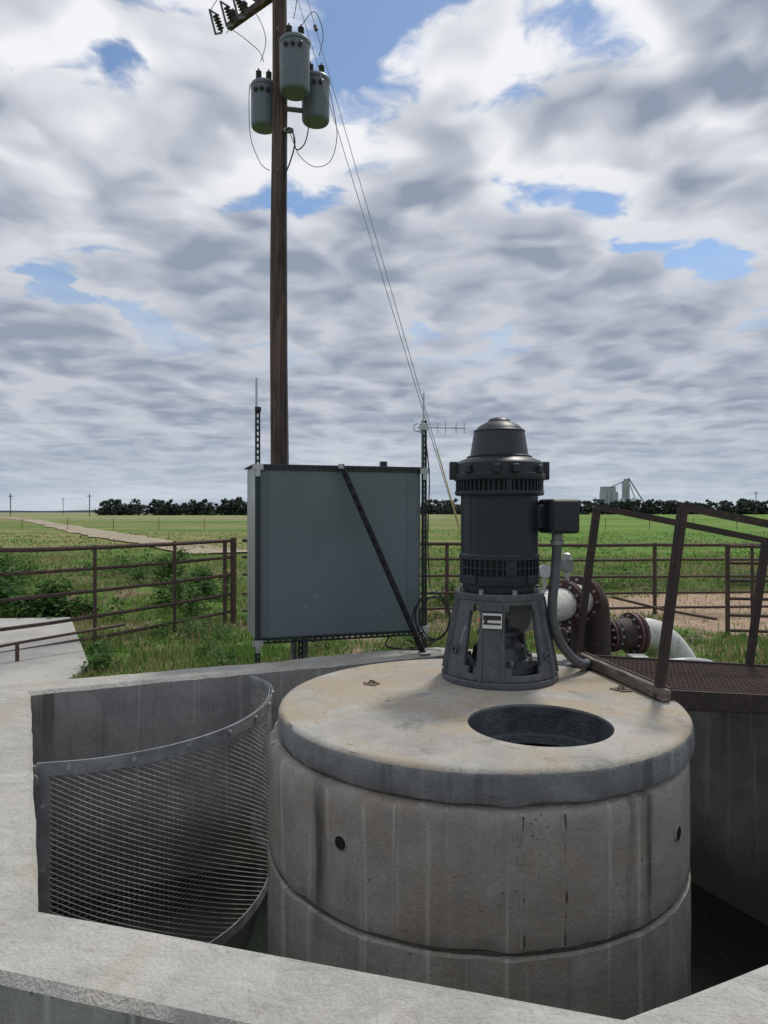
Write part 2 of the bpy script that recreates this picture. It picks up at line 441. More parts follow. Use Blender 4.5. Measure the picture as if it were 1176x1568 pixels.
for vt in lid.data.vertices:
    c = vt.co; dx, dy = c.x-LC[0], c.y-LC[1]; rr = math.hypot(dx, dy)
    if rr > 1.02 and c.z < LT-.01:
        k = .005*mnoise.noise(Vector((c.x*4, c.y*4, 0)))+.006*mnoise.noise(Vector((c.x*16, c.y*16, c.z*9)))
        c.x += dx/rr*k; c.y += dy/rr*k
        if c.z < LT-.12: c.z += .014*mnoise.noise(Vector((c.x*6, c.y*6, 5)))
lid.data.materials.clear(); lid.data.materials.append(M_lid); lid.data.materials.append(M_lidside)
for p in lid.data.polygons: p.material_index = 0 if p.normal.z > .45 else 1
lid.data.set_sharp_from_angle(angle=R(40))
M_inner = concrete('manhole_liner', (.05, .06, .068), (.15, .165, .18), bump=1.6, pits=False)
lathe('manhole_liner', [(.336, LT-.012), (.336, LT-.145), (.30, LT-.15), (.295, LT-.19), (.33, LT-.20), (.34, LT-.145)], (.735, 3.355, 0), M_inner, vault, 64, closed=True)
tube('pump_column_pipe', [(.70, 4.31, LT-.15), (.70, 4.31, -1.2)], .15, M_rustdk, vault, 24)
g = []; g2 = []
for sl in (.193, .252):
    p = cyl_hit(sl, 0)
    zl = [.42-.51*i/40 for i in range(41)]
    pts = [(p.x+.008*mnoise.noise(Vector((z*5, sl*20, 0))), p.y+.002, z) for z in zl]
    g.append(tube_geo(pts, [.008+.006*mnoise.noise(Vector((q[2]*18, 1, 2))) for q in pts], 6))
    g2.append(tube_geo([(q[0]+.011, q[1]+.0035, q[2]) for q in pts], [.005+.004*mnoise.noise(Vector((q[2]*25, 6, 2))) for q in pts], 6))
    g.append(tube_geo([(x+.03, y, z-.56) for x, y, z in pts], .004, 6))
multi('form_seams', g, M_body, vault)
multi('form_seam_cracks', g2, M_joint, vault)
M_mortar = paint('socket_mortar', (.2, .15, .11), .9)
for (x, y) in ((-.07, 4.12), (1.33, 3.98)):
    g = []
    for k in range(9):
        a = k*.7; rr = .02+.03*random.random()
        g.append(boxgeo((x+rr*math.cos(a), y+rr*math.sin(a), LT+.003), (.03, .02, .010), Matrix.Rotation(a*2, 3, 'Z')))
    multi('lift_socket', g, M_mortar, vault, False)
    tube('lift_loop', [(x-.015, y, LT-.01), (x-.012, y, LT+.02), (x+.012, y, LT+.015), (x+.02, y, LT-.01)], .004, M_rust, vault, 6, True)

# ------------------------------------------------------------------ pump
pump = root('vertical_turbine_pump'); PX, PY = .70, 4.31
O = (PX, PY, 0)
lathe('base_flange', [(.345, .601), (.35, .607), (.35, .632), (.343, .638), (0, .638)], O, M_cast, pump, 64)
def headshell(name, z0, z1, r0, r1, thick, legs, mat):
    n = 120; v = []; f = []; nz = 12
    def rad(z): return r0+(r1-r0)*(z-z0)/(z1-z0)
    for j in range(nz+1):
        z = z0+(z1-z0)*j/nz
        for i in range(n):
            a = 2*math.pi*i/n; r = rad(z)
            v.append((PX+r*math.sin(a), PY-r*math.cos(a), z))
    for j in range(nz):
        for i in range(n):
            a = 360*(i+.5)/n; keep = j < 1 or j >= nz-1
            for l, hw in legs:
                w = hw + (5 if j in (1, nz-2) else 0)
                if abs((a-l+180) % 360-180) < w: keep = True
            if keep: f.append((j*n+i, j*n+(i+1) % n, (j+1)*n+(i+1) % n, (j+1)*n+i))
    ob = mk(name, v, f, mat, pump, True, 40)
    s = ob.modifiers.new('s', 'SOLIDIFY'); s.thickness = thick; s.offset = 0
    b = ob.modifiers.new('b', 'BEVEL'); b.width = .004; b.segments = 2; b.limit_method = 'ANGLE'
    return ob
headshell('discharge_head', .638, 1.10, .325, .245, .03, [(-17, 15), (70, 30), (163, 24), (-93, 46)], M_cast)
for a in (-17, 70, 163, -93):
    s_, c_ = math.sin(R(a)), -math.cos(R(a)); t = Vector((math.cos(R(a)), math.sin(R(a)), 0))
    for side in (-1, 1):
        o = t*side*(.062 if a == -17 else .09)
        v = []
        for w in (-.007, .007):
            tt = o+t*w
            for r, z in ((.31, .64), (.345, .64), (.262, 1.09), (.235, 1.09)):
                v.append((PX+s_*r+tt.x, PY+c_*r+tt.y, z))
        mk('rib', v, [(0, 1, 2, 3), (7, 6, 5, 4), (0, 4, 5, 1), (1, 5, 6, 2), (2, 6, 7, 3), (3, 7, 4, 0)], M_cast, pump, False, bevel=.002)
lathe('head_top_flange', [(.20, 1.085), (.262, 1.085), (.268, 1.09), (.268, 1.118), (.262, 1.124), (.20, 1.124)], O, M_cast, pump, 64, closed=True)
lathe('stuffing_box', [(.0, .66), (.24, .66), (.24, .70), (.17, .72), (.15, .79), (.11, .82), (.11, .86), (.13, .865), (.13, .885), (.07, .89), (.06, .95), (.03, .955), (.03, 1.13)], O, M_cast, pump, 48)
lathe('shaft_coupling', [(.045, .98), (.07, .985), (.07, 1.07), (.045, 1.08)], O, M_galvdull, pump, 32)
g = []
for k in range(8):
    a = 2*math.pi*k/8+.2
    g.append(tube_geo([(PX+.25*math.cos(a), PY+.25*math.sin(a), 1.12), (PX+.25*math.cos(a), PY+.25*math.sin(a), 1.15)], .014, 6))
    g.append(tube_geo([(PX+.2*math.cos(a), PY+.2*math.sin(a), .68), (PX+.2*math.cos(a), PY+.2*math.sin(a), .735)], .012, 6))
multi('bolts', g, M_galvdull, pump, False)
for a, z in ((-62, .80), (48, .77)):
    s_, c_ = math.sin(R(a)), -math.cos(R(a)); r = .318
    lathe('lug_ring', [(.012, -.012), (.026, -.012), (.026, .012), (.012, .012)], (PX+s_*r, PY+c_*r, z), M_cast, pump, 20, axis=(s_, c_, 0), closed=True)
tube('seal_water_tube', [(PX-.26, PY-.15, .70), (PX-.245, PY-.17, .85), (PX-.215, PY-.17, .95), (PX-.18, PY-.1, 1.0)], .008, M_galvdull, pump, 8, True)
lathe('motor_lower_bracket', [(.20, 1.126), (.215, 1.13), (.215, 1.165), (.236, 1.17), (.24, 1.18), (.24, 1.225), (.226, 1.23), (.226, 1.315), (.24, 1.32), (.24, 1.345), (.234, 1.352)], O, M_motor, pump, 64)
lathe('motor_frame', [(.232, 1.352), (.232, 1.70), (.24, 1.705)], O, M_motor, pump, 64, ang=10)
lathe('motor_upper_bracket', [(.22, 1.695), (.262, 1.70), (.268, 1.71), (.268, 1.725), (.25, 1.728), (.25, 1.785), (.27, 1.79), (.274, 1.80), (.274, 1.825), (.262, 1.835), (.262, 1.89), (.25, 1.905), (.20, 1.925), (.19, 1.93)], O, M_motor, pump, 64)
lathe('motor_canopy', [(.195, 1.925), (.197, 1.935), (.178, 1.942), (.174, 1.95), (.153, 2.085), (.148, 2.095), (.12, 2.122), (.085, 2.142), (.07, 2.147), (.068, 2.155), (.055, 2.166), (.03, 2.173), (0, 2.176)], O, M_motor, pump, 64)
lathe('canopy_seam', [(.153, 2.084), (.156, 2.086), (.156, 2.092), (.150, 2.096)], O, M_motor, pump, 64)
for (z0, z1, r, k, rin) in ((1.728, 1.785, .262, 56, .2515), (1.23, 1.315, .237, 44, .2275)):
    g = []
    for i in range(k):
        if z0 < 1.3 and (i % 11) in (0, 1): wdt = .034
        elif z0 > 1.3 and i % 14 == 0: wdt = .03
        else: wdt = .009
        a = 2*math.pi*(i+.5)/k
        M = Matrix.Rotation(a, 3, 'Z')
        g.append(boxgeo(Vector((PX, PY, (z0+z1)/2))+M @ Vector((r-.006, 0, 0)), (.014, wdt, z1-z0+.004), M))
    multi('vent_bars', g, M_motor, pump, False)
    lathe('vent_recess', [(rin, z0+.002), (rin, z1-.002)], O, M_motordark, pump, 64)
lathe('vent_mid_ring', [(.228, 1.268), (.2385, 1.268), (.2385, 1.276), (.228, 1.276)], O, M_motor, pump, 64, closed=True)
g = []
for a in (-58, 62, 120, 200, 250):
    M = Matrix.Rotation(R(a), 3, 'Z')
    g.append(boxgeo(Vector((PX, PY, 1.525))+M @ Vector((0, -.231, 0)), (.022, .006, .348), M))
multi('frame_ribs', g, M_motor, pump, False)
for a in (-90, 90, -12, 10, 180, 50, -50):
    M = Matrix.Rotation(R(a), 3, 'Z'); s = .05 if abs(a) == 90 else .04
    box('lifting_lug', Vector((PX, PY, 1.85))+M @ Vector((0, -.277 if abs(a) != 50 else -.262, 0)), (s, .05, .11 if abs(a) == 90 else .05), M_motor, pump, M, .008)
for a in (-50, 40, 130, 220):
    M = Matrix.Rotation(R(a), 3, 'Z')
    box('bracket_pad', Vector((PX, PY, 1.205))+M @ Vector((0, -.238, 0)), (.07, .03, .05), M_motor, pump, M, .005)
Mn = Matrix.Rotation(R(-17), 3, 'Z'); pn = Vector((PX, PY, 1.0))+Mn @ Vector((0, -.292, 0))
Mn2 = Mn @ Matrix.Rotation(R(-10), 3, 'X')
M_lab = paint('label_white', (.7, .68, .62), .5, 0, .05); M_lab2 = paint('label_orange', (.6, .16, .04), .5, 0, .05)
box('name_plate', pn+Vector((-.0, -.003, -.02)), (.11, .004, .085), M_lab, pump, Mn2, .001)
box('name_plate_band', pn+Mn2 @ Vector((0, -.0035, -.002)), (.10, .003, .026), M_black, pump, Mn2, .0)
box('name_plate_band', pn+Mn2 @ Vector((.0, -.0035, -.036)), (.10, .003, .010), M_black, pump, Mn2, .0)
box('name_plate_band', pn+Mn2 @ Vector((-.035, -.0035, -.02)), (.018, .003, .03), M_black, pump, Mn2, .0)
box('warning_label', pn+Mn2 @ Vector((-.075, .006, -.02)), (.012, .004, .018), M_lab2, pump, Mn2, .0)
box('maker_label', pn+Mn2 @ Vector((0, .001, .055)), (.11, .004, .04), M_cast, pump, Mn2, .001)
Mb = Matrix.Rotation(R(12), 3, 'Z')
box('terminal_box', (PX+.345, PY-.06, 1.575), (.19, .20, .205), M_motor, pump, Mb, .022)
box('terminal_box_cover', (PX+.365, PY-.165, 1.575), (.165, .02, .185), M_motor, pump, Mb, .01)
box('terminal_box_neck', (PX+.24, PY-.03, 1.575), (.10, .13, .14), M_motor, pump, Mb, .015)
lathe('conduit_fitting', [(.03, 1.40), (.04, 1.405), (.04, 1.43), (.032, 1.435), (.032, 1.475)], (PX+.335, PY-.07, 0), M_galvdull, pump, 16)
g = [(PX+.335, PY-.07, 1.41), (PX+.325, PY-.07, 1.25), (PX+.305, PY-.08, 1.08), (PX+.31, PY-.07, .95), (PX+.36, PY-.03, .82), (PX+.44, PY+.03, .72), (PX+.52, PY+.09, .66), (PX+.62, PY+.25, .63)]
tube('flexible_conduit', g, .029, M_conduit, pump, 16, True)

# ------------------------------------------------------------------ discharge piping
pipe = root('discharge_pipe')
dv = Vector((.62, .78, 0)).normalized()
def P(t, z=.95): return Vector((PX+dv.x*t, PY+dv.y*t, z))
def pipeseg(name, a, b, r, mat, n=32): return tube(name, [a, b], r, mat, pipe, n)
def flange(name, c, ax, r, th, mat, nb=12, bm=None):
    ax = Vector(ax).normalized(); c = Vector(c)
    lathe(name, [(.02, -th/2), (r-.004, -th/2), (r, -th/2+.004), (r, th/2-.004), (r-.004, th/2), (.02, th/2)], c, mat, pipe, 40, axis=ax)
    M = frame(ax); g = []
    for k in range(nb):
        a = 2*math.pi*k/nb; o = c+M @ Vector((r*.84*math.cos(a), r*.84*math.sin(a), 0))
        g.append(tube_geo([o-ax*(th/2+.02), o+ax*(th/2+.02)], .011, 6))
    multi(name+'_bolts', g, bm or M_galvdull, pipe, False)
pipeseg('pipe_spool', P(.2), P(.90), .115, M_white)
for t in (.90, .94): flange('flange', P(t), dv, .165, .028, M_flange)
pipeseg('meter_spool', P(.89), P(1.22), .12, M_white)
for t in (1.18, 1.225): flange('flange', P(t), dv, .18, .03, M_flange)
tube('pipe_elbow', [P(1.22), P(1.32), P(1.42, .925), P(1.48, .84), P(1.50, .6), P(1.5, .5)], .115, M_rustdk, pipe, 28, True)
tube('air_valve_stem', [P(.98, 1.05), P(.98, 1.20)], .018, M_galv, pipe, 12)
box('air_valve', P(.98, 1.22), (.075, .07, .10), M_galvdull, pipe, None, .012)
lathe('air_valve_cap', [(.018, 1.26), (.03, 1.27), (.03, 1.30), (.01, 1.31)], (P(.98).x, P(.98).y, 0), M_galv, pipe, 16)
tube('gauge_line', [P(.62, 1.05), P(.62, 1.15), P(.66, 1.2), P(.8, 1.2)], .012, M_galv, pipe, 8, True)
lathe('pressure_gauge', [(0, -.02), (.045, -.02), (.045, .02), (0, .02)], P(.62, 1.2), M_galv, pipe, 24, axis=(.2, -1, .1))
q0 = Vector((1.42, 5.62, .60)); q1 = Vector((2.20, 5.88, .60)); ax = (q1-q0).normalized()
pipeseg('manifold_pipe', q0, q1, .078, M_rustdk)
flange('flange', q0+ax*.03, ax, .095, .03, M_rustdk, 8)
lathe('check_valve_body', [(.08, -.14), (.11, -.12), (.135, -.06), (.14, 0), (.135, .06), (.11, .12), (.08, .14)], q0+ax*.24, M_rustdk, pipe, 32, axis=ax)
lathe('valve_bonnet', [(.08, 0), (.09, .10), (.12, .11), (.12, .14), (.06, .15), (.04, .2)], q0+ax*.24+Vector((0, 0, .06)), M_rustdk, pipe, 24)
flange('flange', q0+ax*.42, ax, .135, .028, M_flange)
flange('flange', q0+ax*.455, ax, .135, .028, M_rustdk)
lathe('reducer', [(.09, .47), (.12, .50), (.135, .60), (.135, .64)], q0, M_rustdk, pipe, 28, axis=ax)
flange('flange', q0+ax*.64, ax, .175, .033, M_flange)
flange('flange', q0+ax*.682, ax, .175, .033, M_flange)
tube('white_outlet_elbow', [q0+ax*.69, q0+ax*.80, q0+ax*.93+Vector((0, 0, -.05)), q0+ax*1.10+Vector((0, 0, -.20)), q0+ax*1.36+Vector((0, 0, -.58))], .122, M_white, pipe, 32, True)
box('actuator', (1.86, 5.2, .50), (.13, .12, .10), M_galvdull, pipe, None, .01)
tube('galvanized_conduit', [(1.45, 5.15, .48), (1.75, 5.2, .48), (2.1, 5.35, .46), (2.4, 5.5, .44), (2.7, 5.8, .34), (2.95, 6.2, .1)], .03, M_galv, pipe, 12, True)
tube('galvanized_conduit_thin', [(1.3, 5.1, .50), (1.6, 5.35, .50), (1.9, 5.4, .47)], .016, M_galv, pipe, 10, True)
tube('pipe_support', [(1.45, 5.35, .8), (1.45, 5.35, .0)], .04, M_rustdk, pipe, 12)

# ------------------------------------------------------------------ access walkway with rails
br = root('access_walkway')
E1 = Vector((1.285, 4.70, .62)); E2 = Vector((1.46, 3.76, .62)); wd = Vector((.985, .17, -.09)).normalized()
Lb = 2.3; cross = (E1-E2).normalized(); wl = (E1-E2).length; nrm = wd.cross(cross).normalized()
if nrm.z < 0: nrm = -nrm
Mx = Matrix((wd, cross, nrm)).transposed()
mid_ = (E1+E2)/2
box('timber_sill', mid_+wd*.01+nrm*.018, (.05, wl+.10, .062), M_plank, br, Mx, .005)
box('end_channel', mid_+wd*.05+nrm*.012, (.022, wl+.02, .085), M_rustdk, br, Mx, .003)
for s in (0, 1):
    e = E2.lerp(E1, s)
    box('side_channel', e+wd*(Lb/2+.06)-nrm*.01, (Lb, .012, .10), M_rustdk, br, Mx, .002)
    box('side_channel_flange', e+wd*(Lb/2+.06)+cross*(.022 if s == 0 else -.022)-nrm*.063, (Lb, .05, .01), M_rustdk, br, Mx, .002)
g = []
x = .10
while x < Lb:
    g.append(boxgeo(E2.lerp(E1, .5)+wd*x+nrm*.012, (.006, wl-.02, .03), Mx)); x += .032
y = .02
while y < wl-.01:
    g.append(boxgeo(E2+cross*y+wd*(Lb/2+.05)+nrm*.02, (Lb-.02, .006, .010), Mx)); y += .055
multi('deck_grating', g, M_rust, br, False)
lean = Vector((.14, .01, 1.02)); rs = Vector((.985, .17, -.185)).normalized()
for s, b in ((0, E2), (1, E1)):
    b = b+Vector((0, 0, -.05)) if s == 0 else b
    top = b+lean+Vector((0, 0, .035 if s == 0 else -.01))
    geos = []
    for t in (0, 1.28, 2.3):
        bb = b+wd*t; tt = top+rs*t
        d_ = (tt-bb).normalized(); xx = cross; yy = d_.cross(xx).normalized()
        M = Matrix((yy, xx, d_)).transposed(); Lp = (tt-bb).length
        geos.append(boxgeo(bb+d_*Lp/2, (.038, .006, Lp), M)); geos.append(boxgeo(bb+d_*Lp/2+yy*.019+xx*.019, (.006, .038, Lp), M))
    multi('rail_posts', geos, M_rustdk, br, False)
    d_ = rs; xx = cross; yy = d_.cross(xx).normalized(); M = Matrix((yy, xx, d_)).transposed()
    geos = [boxgeo(top+rs*1.15, (.04, .006, 2.36), M), boxgeo(top+rs*1.15+xx*.02+yy*.02, (.006, .04, 2.36), M)]
    multi('top_rail', geos, M_rustdk, br, False)

# ------------------------------------------------------------------ curved trash screen
scr = root('expanded_metal_screen')
arc = smooth_pts([(-.975, 5.19, 0), (-.80, 4.93, 0), (-.745, 4.62, 0), (-.765, 4.28, 0), (-.87, 3.95, 0), (-1.08, 3.66, 0), (-1.37, 3.46, 0), (-1.655, 3.38, 0)], 16)
cum = [0]
for i in range(1, len(arc)): cum.append(cum[-1]+(arc[i]-arc[i-1]).length)
TL = cum[-1]
def A(s):
    s = max(0, min(TL-1e-6, s)); i = int(np.searchsorted(cum, s, side='right'))-1; i = min(i, len(arc)-2)
    t = (s-cum[i])/(cum[i+1]-cum[i]); d = (arc[i+1]-arc[i]).normalized()
    return arc[i].lerp(arc[i+1], t), Vector((d.y, -d.x, 0))
ZT, ZB = .405, -.78
def ribbon(name, z0, z1, off, mat, s0=0, s1=None, n=80, th=.006):
    s1 = TL if s1 is None else s1; v = []; f = []
    for i in range(n+1):
        p, nn = A(s0+(s1-s0)*i/n)
        for o, z in ((off, z0), (off, z1), (off+th, z1), (off+th, z0)):
            q = p+nn*o; v.append((q.x, q.y, z))
    for i in range(n):
        for k in range(4): f.append((i*4+k, i*4+(k+1) % 4, (i+1)*4+(k+1) % 4, (i+1)*4+k))
    f += [(0, 1, 2, 3), tuple(n*4+k for k in range(4))]
    return mk(name, v, f, mat, scr, True, 40)
ribbon('top_band_front', ZT-.065, ZT, -.010, M_galvdull)
ribbon('top_band_back', ZT-.055, ZT-.004, .006, M_galvdull)
ribbon('bottom_band', ZB, ZB+.06, -.010, M_galvdull)
ribbon('end_band', ZB, ZT-.07, -.010, M_galvdull, TL-.06, TL)
ribbon('start_band', ZB, ZT-.07, -.010, M_galvdull, 0, .06)
cw, ch = .050, .027; ni = int(TL/(cw/2)); nj = int((ZT-ZB-.01)/(ch/2)); V = []; F = []
pts = [A(i*cw/2) for i in range(ni+1)]
for i in range(ni):
    for j in range(nj+1):
        if (i+j) % 2: continue
        for dj in (1, -1):
            if not 0 <= j+dj <= nj: continue
            (p, n0), (q, n1) = pts[i], pts[i+1]
            za, zb = ZB+j*ch/2, ZB+(j+dj)*ch/2; w = .0023
            o = len(V); k = .0010*dj
            V += [(p.x-n0.x*k, p.y-n0.y*k, za-w), (q.x-n1.x*k, q.y-n1.y*k, zb-w), (q.x+n1.x*k, q.y+n1.y*k, zb+w), (p.x+n0.x*k, p.y+n0.y*k, za+w)]
            F.append((o, o+1, o+2, o+3))
mk('mesh_strands', V, F, M_screen, scr, False)
g = []
for k in range(8):
    p, nn = A(TL*(k+.5)/8)
    a = Vector((p.x, p.y, ZT-.03)); g.append(tube_geo([a-nn*.02, a-nn*.008], .012, 8))
for z in (.2, -.1, -.4):
    p, nn = A(TL-.03); a = Vector((p.x, p.y, z)); g.append(tube_geo([a-nn*.02, a-nn*.008], .010, 8))
multi('bolts', g, M_galv, scr, False)
box('wall_bracket', (-1.70, 3.37, .36), (.10, .012, .07), M_galv, scr, None, .002)
lathe('wall_bracket_washer', [(.012, 0), (.03, 0), (.03, .008), (.012, .008)], (-1.66, 3.355, .33), M_galv, scr, 20, axis=(0, -1, 0), closed=True)

# ------------------------------------------------------------------ control cabinet on strut frame
cab = root('control_cabinet')
b0 = Vector((-1.065, 5.90, 0)); e1 = Vector((.954, .30, 0)).normalized(); e2 = Vector((-e1.y, e1.x, 0)); ez = Vector((0, 0, 1))
Mc = Matrix((e1, e2, ez)).transposed()
def cb(u, w, z): return b0+e1*u+e2*w+ez*z
W = 1.47; Z0, Z1 = .53, 1.985
box('enclosure', cb(W/2, .33, (Z0+Z1)/2), (W, .60, Z1-Z0), M_panelside, cab, Mc, .006)
box('back_panel', cb(W/2+.0, .020, (Z0+Z1)/2), (W-.03, .014, Z1-Z0-.03), M_panel, cab, Mc, .004)
box('panel_fold', cb(W-.13, .010, (Z0+Z1)/2), (.012, .006, Z1-Z0-.08), M_panel, cab, Mc, .002)
box('panel_fold', cb(.10, .010, (Z0+Z1)/2), (.010, .006, Z1-Z0-.08), M_panel, cab, Mc, .002)
box('rain_lip', cb(W/2, .33, Z1+.010), (W+.05, .66, .012), M_strut, cab, Mc, .003)
box('vent_box', cb(1.22, .35, Z1+.05), (.06, .06, .07), M_strut, cab, Mc, .006)
box('side_flange', cb(W+.05, .3, 1.7), (.05, .1, .2), M_panelside, cab, Mc, .004)
g = []
for u, z in ((.5, .88), (.42, .80), (1.05, .75), (.9, 1.6)): g.append(boxgeo(cb(u, .011, z), (.012, .004, .012), Mc))
multi('panel_rivets', g, M_galv, cab, False)
def strut(name, a, b, face, mat=M_strut, par=cab, wdt=.041, dep=.030, pitch=.050, slot=.028):
    a = Vector(a); b = Vector(b); d = (b-a).normalized(); f_ = Vector(face).normalized(); f_ = (f_-d*f_.dot(d)).normalized(); s = d.cross(f_).normalized()
    M = Matrix((s, f_, d)).transposed(); L = (b-a).length; g = []; c = (a+b)/2; t = .0028; sw = .013
    for k in (-1, 1):
        g.append(boxgeo(c+s*k*(wdt/2-t/2)-f_*(dep/2), (t, dep, L), M))
        g.append(boxgeo(c+s*k*(sw/2+(wdt/2-t-sw/2)/2), (wdt/2-t-sw/2, t, L), M))
        g.append(boxgeo(c+s*k*(wdt/2-.006)-f_*(dep), (.0118, t, L), M))
    z = pitch/2
    while z < L:
        g.append(boxgeo(a+d*z, (sw, t, pitch-slot), M)); z += pitch
    return multi(name, g, mat, par, False)
F_ = -e2
strut('left_post', cb(.012, -.028, 0.0), cb(.012, -.028, 2.47), F_)
strut('right_post', cb(W+.022, -.018, 0.0), cb(W+.022, -.018, 2.42), F_)
strut('top_rail', cb(-.02, .002, Z1-.012), cb(W+.04, .002, Z1-.012), F_)
strut('bottom_rail', cb(-.02, .002, Z0-.012), cb(W+.04, .002, Z0-.012), F_)
ba, bb2 = Vector((-.366, 6.07, 2.0)), Vector((.325, 5.90, .43)); bd = (bb2-ba).normalized(); bf = Vector((-.2, -1, .3)); bf = (bf-bd*bf.dot(bd)).normalized(); bs_2 = bd.cross(bf).normalized()
MB = Matrix((bs_2, bf, bd)).transposed(); BL = (bb2-ba).length; bc = (ba+bb2)/2
multi('brace', [boxgeo(bc-bs_2*.021, (.006, .042, BL), MB), boxgeo(bc+bs_2*.021, (.006, .042, BL), MB), boxgeo(bc-bf*.018, (.036, .005, BL), MB)]+[boxgeo(ba+bd*(.06+.1*i)-bf*.0, (.036, .003, .05), MB) for i in range(int(BL/.1))], M_black, cab, False)
for (u, z) in ((.012, Z1-.01), (W+.02, Z1-.02), (.012, Z0-.02), (W+.02, Z0+.03)):
    box('corner_bracket', cb(u, -.034, z), (.09, .006, .05), M_galv, cab, Mc, .002)
    box('corner_bracket_leg', cb(u, -.035, z-.03), (.04, .006, .10), M_galv, cab, Mc, .002)
box('brace_foot', (.335, 5.90, .428), (.10, .08, .012), M_galv, cab, Mc, .002)
box('brace_head', ba+Vector((0, -.01, -.01)), (.05, .03, .04), M_galv, cab, Mc, .002)
for u in (.37, .47): tube('conduit_leg', [cb(u, .30, Z0+.02), cb(u, .30, -.05)], .028, M_galvdull, cab, 12)
strut('rear_post', cb(.40, .12, 0), cb(.40, .12, Z0-.01), F_)
tube('rod_antenna', [cb(.0, -.03, 2.44), cb(.0, -.03, 2.71)], .009, M_galv, cab, 10)
tube('rod_antenna', [cb(W+.01, -.02, 2.40), cb(W+.01, -.02, 2.66)], .009, M_galv, cab, 10)
box('antenna_clamp', cb(.012, -.035, 2.45), (.05, .03, .04), M_black, cab, Mc, .004)
yz = 2.352; ya = Vector((.30, 6.30, yz)); yb = Vector((.73, 6.34, yz))
tube('yagi_boom', [ya, yb], .007, M_galv, cab, 8)
g = []
for t, hh in ((.12, .055), (.42, .05), (.58, .055), (.80, .048), (.97, .045)):
    p = ya.lerp(yb, t); g.append(tube_geo([p-ez*hh, p+ez*hh], .0045, 6))
g.append(tube_geo([ya+Vector((.0, -.02, .03)), ya+Vector((-.035, -.02, .02)), ya+Vector((-.035, -.02, -.03)), ya+Vector((.03, -.02, -.045))], .006, 6))
multi('yagi_elements', g, M_galv, cab, False)
box('yagi_clamp', (.352, 6.27, yz), (.07, .05, .06), M_galv, cab, Mc, .004)
g = []
for k, (rx, rz, off) in enumerate(((.15, .20, 0), (.13, .18, .02), (.16, .185, -.015))):
    c = Vector((.42+off, 6.16-k*.02, .70-.01*k)); pts = []
    for i in range(41):
        a = 2*math.pi*i/40; pts.append(c+Vector((rx*math.cos(a), .02*math.sin(a*2), rz*math.sin(a)*(1 if math.sin(a) > 0 else 1.05))))
    g.append(tube_geo(pts, .0075, 6))
g.append(tube_geo(smooth_pts([(.36, 6.25, 2.3), (.40, 6.27, 1.9), (.385, 6.24, 1.4), (.40, 6.22, 1.0), (.42, 6.16, .9)]), .006, 6))
g.append(tube_geo(smooth_pts([(.05, 6.2, .52), (.02, 6.15, .44), (.15, 6.1, .42), (.3, 6.05, .43), (.45, 6.1, .5)]), .008, 6))
multi('cable_coil', g, M_black, cab)

# ------------------------------------------------------------------ utility pole
up = root('utility_pole'); UX, UY = -1.70, 11.5
zs = [-.3+.5*i for i in range(26)]
tube('pole', [(UX+.012*math.sin(z*.9), UY, z) for z in zs], [.158-.0042*z for z in zs], M_wood, up, 24)
def transformer(x, y, zt, zb, r):
    h = zt-zb
    lathe('transformer_tank', [(r*.9, 0), (r*.97, .02), (r, .05), (r, h-.10), (r*1.05, h-.09), (r*1.05, h-.05), (r*.96, h-.02), (r*.5, h+.02), (0, h+.03)], (x, y, zb), M_trans, up, 40)
    for k, a in enumerate((.6, 2.2)):
        bx, by = x+r*.55*math.cos(a), y-r*.55*math.sin(a)
        pr = [(.03, 0)]
        for j in range(4): pr += [(.03, .03+j*.035), (.05, .04+j*.035), (.03, .05+j*.035)]
        pr += [(.012, .18), (.012, .20)]
        lathe('bushing', pr, (bx, by, zt-.01), M_porc, up, 16)
    for dx in (-.5, 0, .5):
        lathe('low_voltage_bushing', [(.03, 0), (.04, .03), (.03, .06), (.015, .07)], (x+r*dx*.9, y-r*math.sqrt(1-dx*dx*.81)*.98, zt-.2), M_porc, up, 12, axis=(dx*.8, -1, 0))
    tube('hanger_bracket', [(x, y, (zt+zb)/2+.2), (UX, UY, (zt+zb)/2+.2)], .04, M_trans, up, 8)
    tube('hanger_bracket', [(x, y, (zt+zb)/2-.2), (UX, UY, (zt+zb)/2-.2)], .04, M_trans, up, 8)
transformer(-1.40, 11.12, 9.0, 8.16, .235)
transformer(-1.97, 11.62, 8.62, 7.88, .205)
transformer(-1.12, 11.62, 8.72, 7.98, .225)
ca = Vector((-2.75, 12.35, 9.95)); cbb = Vector((-.65, 10.57, 9.95)); cd = (cbb-ca).normalized()
Mcr = Matrix((cd, Vector((-cd.y, cd.x, 0)), Vector((0, 0, 1)))).transposed()
box('crossarm', (ca+cbb)/2+Vector((.08, -.14, 0)), ((cbb-ca).length, .09, .115), M_wood, up, Mcr, .006)
box('crossarm', (ca+cbb)/2+Vector((.08, -.14, 1.2)), ((cbb-ca).length, .09, .115), M_wood, up, Mcr, .006)
